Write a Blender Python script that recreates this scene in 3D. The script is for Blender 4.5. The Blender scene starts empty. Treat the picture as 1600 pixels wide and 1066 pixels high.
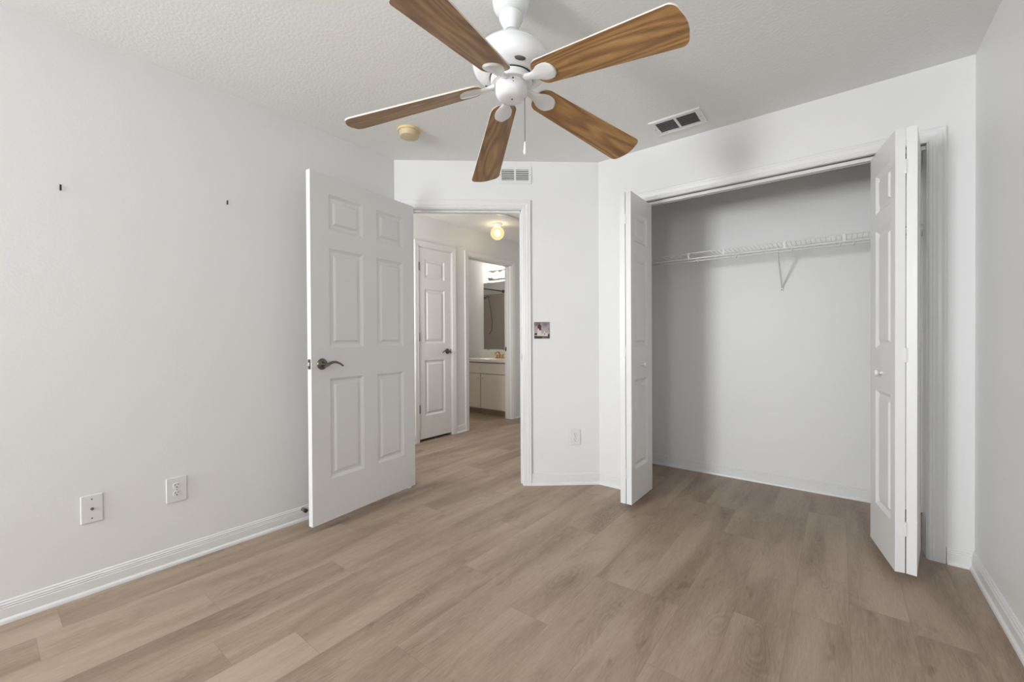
import bpy, math, random
from mathutils import Vector, Matrix
random.seed(7)
C = bpy.context.scene.collection
SC = bpy.context.scene
PI = math.pi

# ------------------------------------------------------------------ camera
YAW, PIT, ROL, CAM_H, FPX = 0.6623, -0.0071, -0.0056, 1.1132, 654.27
cd = bpy.data.cameras.new('camera')
cd.sensor_width = 36.0
cd.lens = FPX / 1600 * 36.0
cd.clip_start = 0.02
cam = bpy.data.objects.new('camera', cd)
C.objects.link(cam)
Fh = Vector((-math.sin(YAW), math.cos(YAW), 0)); Rh = Vector((math.cos(YAW), math.sin(YAW), 0)); Zh = Vector((0, 0, 1))
fw = Fh * math.cos(PIT) + Zh * math.sin(PIT)
up = -Fh * math.sin(PIT) + Zh * math.cos(PIT)
rt2 = Rh * math.cos(ROL) + up * math.sin(ROL)
up2 = -Rh * math.sin(ROL) + up * math.cos(ROL)
M = Matrix((rt2, up2, -fw)).transposed().to_4x4()
M.translation = Vector((0, 0, CAM_H))
cam.matrix_world = M
SC.camera = cam

# ------------------------------------------------------------------ exposure, world, daylight
SC.view_settings.view_transform = 'Standard'
SC.view_settings.look = 'None'
SC.view_settings.gamma = 1
SC.view_settings.use_curve_mapping = False
SC.view_settings.exposure = 0.0
w = bpy.data.worlds.new('world'); SC.world = w
w.use_nodes = True
w.node_tree.nodes['Background'].inputs[0].default_value = (0.75, 0.87, 1.0, 1)
w.node_tree.nodes['Background'].inputs[1].default_value = 1.5

def area(name, loc, rot, sx, sy, power, col):
    l = bpy.data.lights.new(name, 'AREA'); l.shape = 'RECTANGLE'; l.size = sx; l.size_y = sy
    l.energy = power; l.color = col
    o = bpy.data.objects.new(name, l); C.objects.link(o); o.location = loc; o.rotation_euler = rot
    return o
# daylight entering through the bedroom window in the wall behind the camera
WIN = (-2.56, -1.74, 0.98, 2.14)          # x0, x1, z0, z1 of that window
FILL_WIN = (-0.62, 0.02, 1.00, 2.14)          # narrower second window of the same wall, added unseen for fill light
DAY = (0.945, 0.97, 0.988)
REAR = -2.65
# daylight lamp turned to the right, to put more light on the right wall and closet
k1 = area('daylight_and_fill', ((WIN[0]+WIN[1])/2-0.23, REAR-0.50, 1.62), (PI/2, 0, -math.radians(27)), 1.35, 1.5, 218, DAY)
k1.data.spread = math.radians(130)
area('daylight_and_fill', ((FILL_WIN[0]+FILL_WIN[1])/2, REAR-0.13, (FILL_WIN[2]+FILL_WIN[3])/2), (PI/2, 0, 0), FILL_WIN[1]-FILL_WIN[0], FILL_WIN[3]-FILL_WIN[2], 33, DAY)  # fill lamp added to light the panels of the open door
# fill lamp added to brighten the hall, behind an added window out of view
HALL_FILL_WIN = (-3.40, -2.85, 0.90, 2.10)
area('hall_fill', (-3.125, 1.69, 1.5), (PI/2, 0, 0), 0.55, 1.2, 24, (1.0, 0.96, 0.93))

# ------------------------------------------------------------------ dimensions from the photograph
H = 2.44
XL, XR, YC, YK = -2.601, 0.5104, 2.914, 3.678    # left wall, right wall, closet front wall, closet back wall
DL = Vector((-2.601, 1.9236)); DR = Vector((-1.4348, 2.914))
DU = (DR - DL).normalized(); DN = Vector((DU.y, -DU.x)); DLEN = (DR - DL).length
HX = -3.53                                         # hall wall
BY = 5.10                                          # bathroom mirror wall
def D(s, n=0.0):
    p = DL + DU * s + DN * n
    return (p.x, p.y)

# ------------------------------------------------------------------ materials
def new_mat(name):
    m = bpy.data.materials.new(name); m.use_nodes = True
    nt = m.node_tree; b = nt.nodes['Principled BSDF']
    return m, nt, b
def N(nt, t, **kw):
    n = nt.nodes.new(t)
    for k, v in kw.items():
        if k == 'inp':
            for a, c in v.items(): n.inputs[a].default_value = c
        else: setattr(n, k, v)
    return n
def L(nt, a, b): nt.links.new(a, b)
def plain(name, col, rough=0.5, metal=0.0, spec=0.5, noise=0.03, scale=12, bump=0.0, bscale=80, bdist=0.001):
    m, nt, b = new_mat(name)
    b.inputs['Roughness'].default_value = rough; b.inputs['Metallic'].default_value = metal
    b.inputs['Specular IOR Level'].default_value = spec
    tc = N(nt, 'ShaderNodeTexCoord')
    nz = N(nt, 'ShaderNodeTexNoise', inp={'Scale': scale, 'Detail': 3.0})
    L(nt, tc.outputs['Object'], nz.inputs['Vector'])
    mx = N(nt, 'ShaderNodeMix', data_type='RGBA')
    mx.inputs[6].default_value = tuple(max(0, c * (1 - noise)) for c in col) + (1,)
    mx.inputs[7].default_value = tuple(min(1, c * (1 + noise)) for c in col) + (1,)
    L(nt, nz.outputs['Fac'], mx.inputs[0]); L(nt, mx.outputs[2], b.inputs['Base Color'])
    if bump:
        n2 = N(nt, 'ShaderNodeTexNoise', inp={'Scale': bscale, 'Detail': 2.0})
        L(nt, tc.outputs['Object'], n2.inputs['Vector'])
        bp = N(nt, 'ShaderNodeBump', inp={'Strength': bump, 'Distance': bdist})
        L(nt, n2.outputs['Fac'], bp.inputs['Height']); L(nt, bp.outputs[0], b.inputs['Normal'])
    return m
def emis(name, col, strength):
    m, nt, b = new_mat(name)
    b.inputs['Base Color'].default_value = col + (1,)
    b.inputs['Emission Color'].default_value = col + (1,)
    b.inputs['Emission Strength'].default_value = strength
    return m

M_wall = plain('wall_paint', (0.835, 0.835, 0.828), rough=0.42, spec=0.35, noise=0.012, scale=1.3, bump=0.2, bscale=95, bdist=0.0015)
M_ceil = plain('ceiling_texture_paint', (0.87, 0.87, 0.86), rough=0.85, spec=0.2, noise=0.012, scale=40, bump=0.55, bscale=75, bdist=0.0025)
M_trim = plain('trim_enamel', (0.82, 0.82, 0.815), rough=0.32, spec=0.45, noise=0.01, scale=5)
M_door = plain('door_enamel', (0.82, 0.82, 0.815), rough=0.36, spec=0.45, noise=0.01, scale=3, bump=0.15, bscale=60, bdist=0.0006)
M_white = plain('white_plastic', (0.79, 0.79, 0.775), rough=0.3, noise=0.01)
M_fan = plain('fan_white_enamel', (0.86, 0.87, 0.88), rough=0.22, spec=0.6, noise=0.01)
M_slot = plain('dark_recess', (0.035, 0.033, 0.03), rough=0.8)
M_grey = plain('vent_interior', (0.10, 0.10, 0.095), rough=0.8)
M_pewter = plain('dark_pewter', (0.19, 0.175, 0.155), rough=0.28, metal=1.0, noise=0.08)
M_black = plain('black_metal', (0.02, 0.02, 0.02), rough=0.5)
M_wire = plain('wire_vinyl_white', (0.80, 0.80, 0.78), rough=0.35)
M_yellow = plain('aged_yellow_plastic', (0.78, 0.60, 0.30), rough=0.45, noise=0.08, scale=30)
M_cap = plain('aged_cream_plastic', (0.66, 0.55, 0.34), rough=0.5, noise=0.08, scale=40)
M_cream = plain('blade_edge_cream', (0.80, 0.74, 0.66), rough=0.5)
M_chrome = plain('chrome', (0.75, 0.75, 0.74), rough=0.12, metal=1.0)
M_brass = plain('aged_brass', (0.50, 0.31, 0.12), rough=0.3, metal=1.0, noise=0.1)
M_vanity = plain('vanity_paint', (0.80, 0.735, 0.64), rough=0.5, noise=0.02)
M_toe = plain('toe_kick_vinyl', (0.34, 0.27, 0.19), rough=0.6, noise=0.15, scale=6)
M_counter = plain('cultured_marble', (0.80, 0.77, 0.71), rough=0.2, noise=0.04, scale=6)
M_surround = plain('shower_surround', (0.42, 0.37, 0.32), rough=0.4, noise=0.03)
M_mirror = plain('mirror_silver', (0.88, 0.89, 0.88), rough=0.01, metal=1.0, noise=0.0)
M_globe = emis('lit_amber_globe', (1.0, 0.74, 0.36), 5.5)
M_core = emis('lit_bulb_warm', (1.0, 0.93, 0.80), 58.0)
M_bulb = emis('lit_vanity_bulb', (1.0, 0.93, 0.85), 68.0)
M_tan = plain('brown_wall_plug', (0.3, 0.2, 0.14), rough=0.6)

def glass_mat():
    m, nt, b = new_mat('window_glass')
    out = nt.nodes['Material Output']; nt.nodes.remove(b)
    t = N(nt, 'ShaderNodeBsdfTransparent'); g = N(nt, 'ShaderNodeBsdfGlossy', inp={'Roughness': 0.02})
    mx = N(nt, 'ShaderNodeMixShader', inp={0: 0.06})
    L(nt, t.outputs[0], mx.inputs[1]); L(nt, g.outputs[0], mx.inputs[2]); L(nt, mx.outputs[0], out.inputs[0])
    return m
M_glass = glass_mat()
def globe_glass():
    m, nt, b = new_mat('amber_globe_glass')
    out = nt.nodes['Material Output']
    b.inputs['Base Color'].default_value = (0.07, 0.05, 0.02, 1)
    b.inputs['Roughness'].default_value = 0.15
    b.inputs['Emission Color'].default_value = (1.0, 0.80, 0.42, 1)
    b.inputs['Emission Strength'].default_value = 0.95
    t = N(nt, 'ShaderNodeBsdfTransparent'); t.inputs[0].default_value = (1.0, 0.9, 0.66, 1)
    mx = N(nt, 'ShaderNodeMixShader', inp={0: 0.72})
    L(nt, t.outputs[0], mx.inputs[1]); L(nt, b.outputs[0], mx.inputs[2]); L(nt, mx.outputs[0], out.inputs[0])
    return m
M_globeglass = globe_glass()

def math_node(nt, op, a=None, b=None, c=None):
    n = N(nt, 'ShaderNodeMath', operation=op)
    for i, v in enumerate((a, b, c)):
        if v is None: continue
        if isinstance(v, (int, float)): n.inputs[i].default_value = v
        else: L(nt, v, n.inputs[i])
    return n.outputs[0]
def ramp(nt, fac, stops, interp='LINEAR'):
    r = N(nt, 'ShaderNodeValToRGB'); cr = r.color_ramp; cr.interpolation = interp
    while len(cr.elements) > 1: cr.elements.remove(cr.elements[-1])
    cr.elements[0].position = stops[0][0]; cr.elements[0].color = stops[0][1]
    for p, c in stops[1:]:
        e = cr.elements.new(p); e.color = c
    L(nt, fac, r.inputs[0])
    return r.outputs[0]

def floor_mat():
    m, nt, b = new_mat('vinyl_oak_planks')
    W, LEN, X0 = 0.185, 1.22, -3.665
    tc = N(nt, 'ShaderNodeTexCoord'); sp = N(nt, 'ShaderNodeSeparateXYZ'); L(nt, tc.outputs['Object'], sp.inputs[0])
    X, Y = sp.outputs[0], sp.outputs[1]
    u = math_node(nt, 'DIVIDE', math_node(nt, 'SUBTRACT', X, X0), W)
    row = math_node(nt, 'FLOOR', u); fu = math_node(nt, 'SUBTRACT', u, row)
    joints = {14: 1.355, 16: 1.78, 21: 2.145, 11: 0.74, 9: 1.09, 8: 0.61, 15: 0.55, 17: 2.62, 18: 3.10, 19: 3.25, 12: 0.25, 13: 2.15,
              10: 1.75, 7: 1.35, 6: 0.2, 20: 1.0, 22: 2.9, 5: 0.8, 4: 0.4, 3: 1.0, 2: 0.3, 1: 0.9, 0: 0.1, 23: .5}
    stops = []
    for k in range(24):
        v = (joints[k] % LEN) / LEN
        stops.append((k / 24.0, (v, v, v, 1)))
    off = ramp(nt, math_node(nt, 'DIVIDE', math_node(nt, 'ADD', row, 0.5), 24.0), stops, 'CONSTANT')
    v_ = math_node(nt, 'SUBTRACT', math_node(nt, 'DIVIDE', Y, LEN), off)
    col = math_node(nt, 'FLOOR', v_); fv = math_node(nt, 'SUBTRACT', v_, col)
    idv = N(nt, 'ShaderNodeCombineXYZ'); L(nt, row, idv.inputs[0]); L(nt, col, idv.inputs[1])
    wn = N(nt, 'ShaderNodeTexWhiteNoise', noise_dimensions='3D'); L(nt, idv.outputs[0], wn.inputs['Vector'])
    rnd = wn.outputs['Value']
    rs = N(nt, 'ShaderNodeSeparateColor'); L(nt, wn.outputs['Color'], rs.inputs[0])
    # plank-local coordinates with a random shift
    def coord(sx, sy, sh):
        cx = math_node(nt, 'MULTIPLY', X, sx); cy = math_node(nt, 'MULTIPLY', Y, sy)
        cz = math_node(nt, 'MULTIPLY', rnd, sh)
        c = N(nt, 'ShaderNodeCombineXYZ'); L(nt, cx, c.inputs[0]); L(nt, cy, c.inputs[1]); L(nt, cz, c.inputs[2])
        return c.outputs[0]
    n1 = N(nt, 'ShaderNodeTexNoise', inp={'Scale': 1.0, 'Detail': 4.0, 'Roughness': 0.5, 'Distortion': 0.5}); L(nt, coord(7, 1.1, 57), n1.inputs['Vector'])
    n2 = N(nt, 'ShaderNodeTexNoise', inp={'Scale': 1.0, 'Detail': 5.0, 'Roughness': 0.7, 'Distortion': 0.3}); L(nt, coord(260, 16, 31), n2.inputs['Vector'])
    # knots and cathedral rings
    n3 = N(nt, 'ShaderNodeTexNoise', inp={'Scale': 1.0, 'Detail': 1.2, 'Roughness': 0.4, 'Distortion': 0.2}); L(nt, coord(7.0, 1.5, 91), n3.inputs['Vector'])
    rings = math_node(nt, 'SINE', math_node(nt, 'MULTIPLY', n3.outputs['Fac'], 210.0))
    rmask = ramp(nt, n3.outputs['Fac'], [(0.54, (0, 0, 0, 1)), (0.66, (1, 1, 1, 1))])
    n4 = N(nt, 'ShaderNodeTexNoise', inp={'Scale': 1.0, 'Detail': 2.0}); L(nt, coord(22, 7, 13), n4.inputs['Vector'])
    knot = ramp(nt, n4.outputs['Fac'], [(0.66, (0, 0, 0, 1)), (0.78, (1, 1, 1, 1))])
    f = math_node(nt, 'MULTIPLY', math_node(nt, 'SUBTRACT', n1.outputs['Fac'], 0.5), 0.92)
    f = math_node(nt, 'ADD', f, math_node(nt, 'MULTIPLY', math_node(nt, 'SUBTRACT', n2.outputs['Fac'], 0.5), 0.62))
    f = math_node(nt, 'ADD', f, math_node(nt, 'MULTIPLY', math_node(nt, 'SUBTRACT', rnd, 0.5), 0.13))
    f = math_node(nt, 'ADD', f, math_node(nt, 'MULTIPLY', math_node(nt, 'MULTIPLY', rings, rmask), 0.052))
    f = math_node(nt, 'SUBTRACT', f, math_node(nt, 'MULTIPLY', rmask, 0.07))
    f = math_node(nt, 'SUBTRACT', f, math_node(nt, 'MULTIPLY', knot, 0.2))
    f = math_node(nt, 'ADD', f, 0.52)
    c = ramp(nt, f, [(0.0, (0.16, 0.110, 0.075, 1)), (0.3, (0.275, 0.200, 0.144, 1)), (0.55, (0.395, 0.300, 0.224, 1)), (0.85, (0.50, 0.40, 0.308, 1)), (1.0, (0.53, 0.43, 0.34, 1))])
    # seams
    eu = math_node(nt, 'MINIMUM', fu, math_node(nt, 'SUBTRACT', 1.0, fu))
    ev = math_node(nt, 'MINIMUM', fv, math_node(nt, 'SUBTRACT', 1.0, fv))
    su = math_node(nt, 'LESS_THAN', eu, 0.0045); sv = math_node(nt, 'LESS_THAN', ev, 0.0008)
    seam = math_node(nt, 'MAXIMUM', su, sv)
    mx = N(nt, 'ShaderNodeMix', data_type='RGBA'); mx.inputs[7].default_value = (0.17, 0.125, 0.09, 1)
    L(nt, math_node(nt, 'MULTIPLY', seam, 0.42), mx.inputs[0]); L(nt, c, mx.inputs[6]); L(nt, mx.outputs[2], b.inputs['Base Color'])
    b.inputs['Roughness'].default_value = 0.42; b.inputs['Specular IOR Level'].default_value = 0.35
    bp = N(nt, 'ShaderNodeBump', inp={'Strength': 0.25, 'Distance': 0.0008})
    hh = math_node(nt, 'SUBTRACT', n2.outputs['Fac'], math_node(nt, 'MULTIPLY', seam, 1.0))
    L(nt, hh, bp.inputs['Height']); L(nt, bp.outputs[0], b.inputs['Normal'])
    return m
M_floor = floor_mat()

def bathfloor_mat():
    m, nt, b = new_mat('bathroom_sheet_vinyl')
    tc = N(nt, 'ShaderNodeTexCoord')
    n1 = N(nt, 'ShaderNodeTexNoise', inp={'Scale': 5.0, 'Detail': 5.0}); L(nt, tc.outputs['Object'], n1.inputs['Vector'])
    c = ramp(nt, n1.outputs['Fac'], [(0.3, (0.33, 0.25, 0.155, 1)), (0.7, (0.47, 0.37, 0.24, 1))])
    br = N(nt, 'ShaderNodeTexBrick', inp={'Scale': 1.0, 'Mortar Size': 0.004, 'Brick Width': 0.3, 'Row Height': 0.3}); br.offset = 0
    L(nt, tc.outputs['Object'], br.inputs['Vector'])
    mx = N(nt, 'ShaderNodeMix', data_type='RGBA'); mx.inputs[7].default_value = (0.36, 0.28, 0.18, 1)
    L(nt, br.outputs['Fac'], mx.inputs[0]); L(nt, c, mx.inputs[6]); L(nt, mx.outputs[2], b.inputs['Base Color'])
    b.inputs['Roughness'].default_value = 0.35
    return m
M_bathfloor = bathfloor_mat()

def blade_mat():
    m, nt, b = new_mat('fan_blade_oak')
    tc = N(nt, 'ShaderNodeTexCoord'); oi = N(nt, 'ShaderNodeObjectInfo')
    mp = N(nt, 'ShaderNodeMapping'); L(nt, tc.outputs['Object'], mp.inputs['Vector'])
    sh = N(nt, 'ShaderNodeCombineXYZ'); L(nt, math_node(nt, 'MULTIPLY', oi.outputs['Random'], 7.0), sh.inputs[2]); L(nt, sh.outputs[0], mp.inputs['Location'])
    mp.inputs['Scale'].default_value = (1.15, 9.0, 1)
    n1 = N(nt, 'ShaderNodeTexNoise', inp={'Scale': 1.0, 'Detail': 1.0, 'Roughness': 0.35, 'Distortion': 0.12}); L(nt, mp.outputs[0], n1.inputs['Vector'])
    rings = math_node(nt, 'SINE', math_node(nt, 'MULTIPLY', n1.outputs['Fac'], 95.0))
    mp2 = N(nt, 'ShaderNodeMapping'); L(nt, tc.outputs['Object'], mp2.inputs['Vector']); mp2.inputs['Scale'].default_value = (14, 330, 1)
    n2 = N(nt, 'ShaderNodeTexNoise', inp={'Scale': 1.0, 'Detail': 3.0}); L(nt, mp2.outputs[0], n2.inputs['Vector'])
    mp3 = N(nt, 'ShaderNodeMapping'); L(nt, tc.outputs['Object'], mp3.inputs['Vector']); mp3.inputs['Scale'].default_value = (3, 30, 1)
    n3 = N(nt, 'ShaderNodeTexNoise', inp={'Scale': 1.0, 'Detail': 2.0}); L(nt, mp3.outputs[0], n3.inputs['Vector'])
    f = math_node(nt, 'ADD', math_node(nt, 'MULTIPLY', rings, 0.15), 0.5)
    f = math_node(nt, 'ADD', f, math_node(nt, 'MULTIPLY', math_node(nt, 'SUBTRACT', n2.outputs['Fac'], 0.5), 0.5))
    f = math_node(nt, 'ADD', f, math_node(nt, 'MULTIPLY', math_node(nt, 'SUBTRACT', n3.outputs['Fac'], 0.5), 0.6))
    c = ramp(nt, f, [(0.12, (0.14, 0.072, 0.032, 1)), (0.42, (0.30, 0.158, 0.062, 1)), (0.68, (0.44, 0.25, 0.096, 1)), (0.95, (0.58, 0.36, 0.15, 1))])
    L(nt, c, b.inputs['Base Color']); b.inputs['Roughness'].default_value = 0.38
    return m
M_blade = blade_mat()

# ------------------------------------------------------------------ mesh builder
class MB:
    def __init__(s): s.v = []; s.f = []; s.m = []; s.sm = []
    def add(s, vs, fs, mi=0, smooth=False):
        o = len(s.v); s.v += [Vector(x) for x in vs]
        for f in fs: s.f.append([o + i for i in f]); s.m.append(mi); s.sm.append(smooth)
        return s
    def box(s, x0, x1, y0, y1, z0, z1, mi=0, bev=0.0):
        if bev > 0:
            return s.bbox(x0, x1, y0, y1, z0, z1, mi, bev)
        s.add([(x0,y0,z0),(x1,y0,z0),(x1,y1,z0),(x0,y1,z0),(x0,y0,z1),(x1,y0,z1),(x1,y1,z1),(x0,y1,z1)],
              [(0,3,2,1),(4,5,6,7),(0,1,5,4),(1,2,6,5),(2,3,7,6),(3,0,4,7)], mi)
        return s
    def bbox(s, x0, x1, y0, y1, z0, z1, mi=0, b=0.003):
        # chamfered box
        P = []
        idx = {}
        for ix, (x, sx) in enumerate(((x0, 1), (x1, -1))):
            for iy, (y, sy) in enumerate(((y0, 1), (y1, -1))):
                for iz, (z, sz) in enumerate(((z0, 1), (z1, -1))):
                    idx[(ix,iy,iz,0)] = len(P); P.append((x, y+sy*b, z+sz*b))
                    idx[(ix,iy,iz,1)] = len(P); P.append((x+sx*b, y, z+sz*b))
                    idx[(ix,iy,iz,2)] = len(P); P.append((x+sx*b, y+sy*b, z))
        g = lambda a, b_, c, k: idx[(a, b_, c, k)]
        F = []
        for i in (0, 1):
            F.append([g(i,0,0,0), g(i,1,0,0), g(i,1,1,0), g(i,0,1,0)])
            F.append([g(0,i,0,1), g(1,i,0,1), g(1,i,1,1), g(0,i,1,1)])
            F.append([g(0,0,i,2), g(1,0,i,2), g(1,1,i,2), g(0,1,i,2)])
        for i in (0, 1):
            for j in (0, 1):
                F.append([g(i,j,0,0), g(i,j,1,0), g(i,j,1,1), g(i,j,0,1)])
                F.append([g(i,0,j,0), g(i,1,j,0), g(i,1,j,2), g(i,0,j,2)])
                F.append([g(0,i,j,1), g(1,i,j,1), g(1,i,j,2), g(0,i,j,2)])
                for k in (0, 1): F.append([g(i,j,k,0), g(i,j,k,1), g(i,j,k,2)])
        cx = Vector(((x0+x1)/2, (y0+y1)/2, (z0+z1)/2))
        F2 = []
        for f in F:
            p = [Vector(P[i]) for i in f]; n = (p[1]-p[0]).cross(p[2]-p[0]); c = sum(p, Vector())/len(p)
            F2.append(f if n.dot(c-cx) > 0 else f[::-1])
        return s.add(P, F2, mi)
    def prism(s, pts, z0, z1, mi=0, side=None, top=None):
        n = len(pts)
        a = sum(pts[i][0]*pts[(i+1)%n][1]-pts[(i+1)%n][0]*pts[i][1] for i in range(n))
        if a < 0: pts = pts[::-1]
        o = len(s.v)
        s.add([(p[0],p[1],z0) for p in pts]+[(p[0],p[1],z1) for p in pts], [list(range(n))[::-1]], mi)
        s.f.append([o+n+i for i in range(n)]); s.m.append(top if top is not None else mi); s.sm.append(False)
        for i in range(n):
            j = (i+1)%n; s.f.append([o+i,o+j,o+n+j,o+n+i]); s.m.append(side if side is not None else mi); s.sm.append(False)
        return s
    def lathe(s, prof, seg=32, c=(0,0,0), axis='Z', mi=0, smooth=True):
        vs = []; fs = []
        n = len(prof)
        for r, z in prof:
            r = max(r, 1e-5)
            for k in range(seg):
                a = 2*PI*k/seg; x, y = r*math.cos(a), r*math.sin(a)
                p = {'Z': (x,y,z), 'Y': (x,z,-y), 'X': (z,x,y)}[axis]
                vs.append((p[0]+c[0], p[1]+c[1], p[2]+c[2]))
        for i in range(n-1):
            for k in range(seg):
                k2 = (k+1)%seg; fs.append((i*seg+k, i*seg+k2, (i+1)*seg+k2, (i+1)*seg+k))
        return s.add(vs, fs, mi, smooth)
    def sphere(s, c, r, seg=20, rings=12, mi=0, sz=1.0):
        return s.lathe([(r*math.sin(PI*i/rings), r*sz*math.cos(PI*i/rings)) for i in range(rings+1)], seg, c, 'Z', mi)
    def tube(s, pts, r, seg=10, mi=0, caps=True):
        pts = [Vector(p) for p in pts]; n = len(pts)
        rs = r if isinstance(r, (list, tuple)) else [r]*n
        vs = []; prev = None
        for i, p in enumerate(pts):
            t = (pts[min(i+1,n-1)]-pts[max(i-1,0)]).normalized()
            if prev is None:
                a = Vector((0,0,1)) if abs(t.z) < 0.9 else Vector((1,0,0))
                e = t.cross(a).normalized()
            else:
                e = (prev - t*prev.dot(t)).normalized()
            prev = e; g = t.cross(e)
            for k in range(seg):
                an = 2*PI*k/seg; vs.append(p+(e*math.cos(an)+g*math.sin(an))*rs[i])
        fs = []
        for i in range(n-1):
            for k in range(seg):
                k2=(k+1)%seg; fs.append((i*seg+k,i*seg+k2,(i+1)*seg+k2,(i+1)*seg+k))
        s.add(vs, fs, mi, True)
        if caps:
            o = len(s.v)-n*seg
            s.f.append([o+k for k in range(seg)][::-1]); s.m.append(mi); s.sm.append(False)
            s.f.append([o+(n-1)*seg+k for k in range(seg)]); s.m.append(mi); s.sm.append(False)
        return s
    def strip(s, rows, mi=0, smooth=False, caps=True):
        # rows: list of equal-length cross-sections (list of points); closed section
        n = len(rows[0]); vs = [p for r in rows for p in r]; fs = []
        for i in range(len(rows)-1):
            for k in range(n):
                k2=(k+1)%n; fs.append((i*n+k,i*n+k2,(i+1)*n+k2,(i+1)*n+k))
        if caps:
            fs.append(tuple(range(n))[::-1]); fs.append(tuple((len(rows)-1)*n+k for k in range(n)))
        return s.add(vs, fs, mi, smooth)
    def xform(s, mat):
        s.v = [mat @ p for p in s.v]; return s

def build(name, mb, mats, parent=None, world=False, loc=None, angle=35):
    me = bpy.data.meshes.new(name)
    vs = mb.v
    if parent is not None and world:
        r = parent
        while r.parent: r = r.parent
        inv = r.matrix_basis.inverted(); vs = [inv @ p for p in vs]
    me.from_pydata([tuple(p) for p in vs], [], mb.f)
    if not isinstance(mats, (list, tuple)): mats = [mats]
    for m in mats: me.materials.append(m)
    me.polygons.foreach_set('material_index', mb.m)
    me.polygons.foreach_set('use_smooth', mb.sm)
    me.validate()
    # outward normals
    import bmesh
    bm = bmesh.new(); bm.from_mesh(me); bmesh.ops.recalc_face_normals(bm, faces=bm.faces); bm.to_mesh(me); bm.free()
    if any(mb.sm): me.set_sharp_from_angle(angle=math.radians(angle))
    o = bpy.data.objects.new(name, me); C.objects.link(o)
    if parent is not None: o.parent = parent
    return o
def tag(o, label=None, cat=None, group=None, kind=None):
    if label: o['label'] = label
    if cat: o['category'] = cat
    if group: o['group'] = group
    if kind: o['kind'] = kind
    return o
def root(name, loc=(0,0,0), rz=0.0, label=None, cat=None, group=None, kind=None):
    o = bpy.data.objects.new(name, None); C.objects.link(o); o.empty_display_size = 0.05
    o.location = loc; o.rotation_euler = (0,0,rz)
    o.matrix_basis = Matrix.Translation(loc) @ Matrix.Rotation(rz, 4, 'Z')
    return tag(o, label, cat, group, kind)
def struct(name, mb, mat, **k):
    return tag(build(name, mb, mat), kind='structure', **k)

# ------------------------------------------------------------------ room shell
T = 0.115
fl = MB().box(-3.60, 0.72, REAR-0.2, 5.4, -0.05, 0.0).box(-4.35, -3.60, 2.7, 3.4, -0.05, 0.0)
struct('floor', fl, M_floor)
struct('floor_bathroom', MB().box(-6.3, -3.60, 3.4, 5.4, -0.05, 0.0), M_bathfloor)
struct('ceiling', MB().box(-6.3, 0.72, REAR-0.2, 5.4, H, H+0.06), M_ceil)
struct('wall_left', MB().prism([(XL, REAR-T), (XL, DL.y), (XL-T, DL.y+0.02), (XL-T, REAR-T)], 0, H), M_wall)
struct('wall_right', MB().box(XR, XR+0.12, REAR-T, YK+0.12, 0, H), M_wall)
# rear wall with the window that lights the room and the added fill window
def window(name, W, y_in, y_out, depth):
    x0, x1, z0, z1 = W
    wf = MB()
    for a in ((x0, x0+0.03, z0, z1), (x1-0.03, x1, z0, z1), (x0, x1, z0, z0+0.03), (x0, x1, z1-0.03, z1), (x0, x1, (z0+z1)/2-0.012, (z0+z1)/2+0.012)):
        wf.box(a[0], a[1], y_out+0.02, y_out+0.05, a[2], a[3])
    w1 = root(name, ((x0+x1)/2, (y_in+y_out)/2, z0), kind='structure')
    build('window_frame', wf, M_trim, w1, world=True)
    build('window_pane', MB().box(x0+0.03, x1-0.03, y_out+0.032, y_out+0.036, z0+0.03, z1-0.03), M_glass, w1, world=True)
    build('window_sill', MB().box(x0-0.03, x1+0.03, y_in-0.06, y_in+0.03, z0-0.02, z0+0.002), M_trim, w1, world=True)
rw = MB()
for a, b in ((XL, WIN[0]), (WIN[1], FILL_WIN[0]), (FILL_WIN[1], XR)): rw.box(a, b, REAR-T, REAR, 0, H)
for W in (WIN, FILL_WIN):
    rw.box(W[0], W[1], REAR-T, REAR, 0, W[2]); rw.box(W[0], W[1], REAR-T, REAR, W[3], H)
struct('wall_rear', rw, M_wall)
window('window_1', WIN, REAR, REAR-T, T); window('window_added_2', FILL_WIN, REAR, REAR-T, T)  # second window is added, only to let the fill lamp in
window('window_added_3', HALL_FILL_WIN, 1.80, 1.72, 0.08)  # unseen window added for the hall fill lamp

# diagonal wall with the bedroom doorway (s runs along the wall)
S0, S1, DH = 0.110, 0.945, 2.078
dw = MB()
def dseg(s0, s1, za, zb, n0=0.0, n1=-T):
    return MB().prism([D(s0, n0), D(s1, n0), D(s1, n1), D(s0, n1)], za, zb)
def merge(*ms):
    r = MB()
    for m in ms: r.add(m.v, m.f); r.m[-len(m.f):] = m.m; r.sm[-len(m.f):] = m.sm
    return r
wd = merge(MB().prism([D(0), D(S0-0.02), D(S0-0.02, -T), (XL-0.10, DL.y+0.06)], 0, H),
           dseg(S1+0.02, DLEN+0.02, 0, H), dseg(S0-0.02, S1+0.02, DH+0.02, H))
struct('wall_diagonal', wd, M_wall)
# closet front wall
CX0, CX1, CH = -1.145, 0.345, 2.076
cw = MB().prism([(DR.x, YC), (CX0-0.015, YC), (CX0-0.015, YC+T), (DR.x-0.06, YC+T)], 0, H)
cw = merge(cw, MB().box(CX1+0.015, XR, YC, YC+T, 0, H), MB().box(CX0-0.015, CX1+0.015, YC, YC+T, CH+0.015, H))
struct('wall_closet_front', cw, M_wall)
struct('wall_closet_back', MB().box(-1.52, XR, YK, YK+0.11, 0, H), M_wall)
struct('wall_closet_left', MB().box(-1.53, -1.42, YC+T-0.03, 5.0, 0, H), M_wall)
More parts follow.
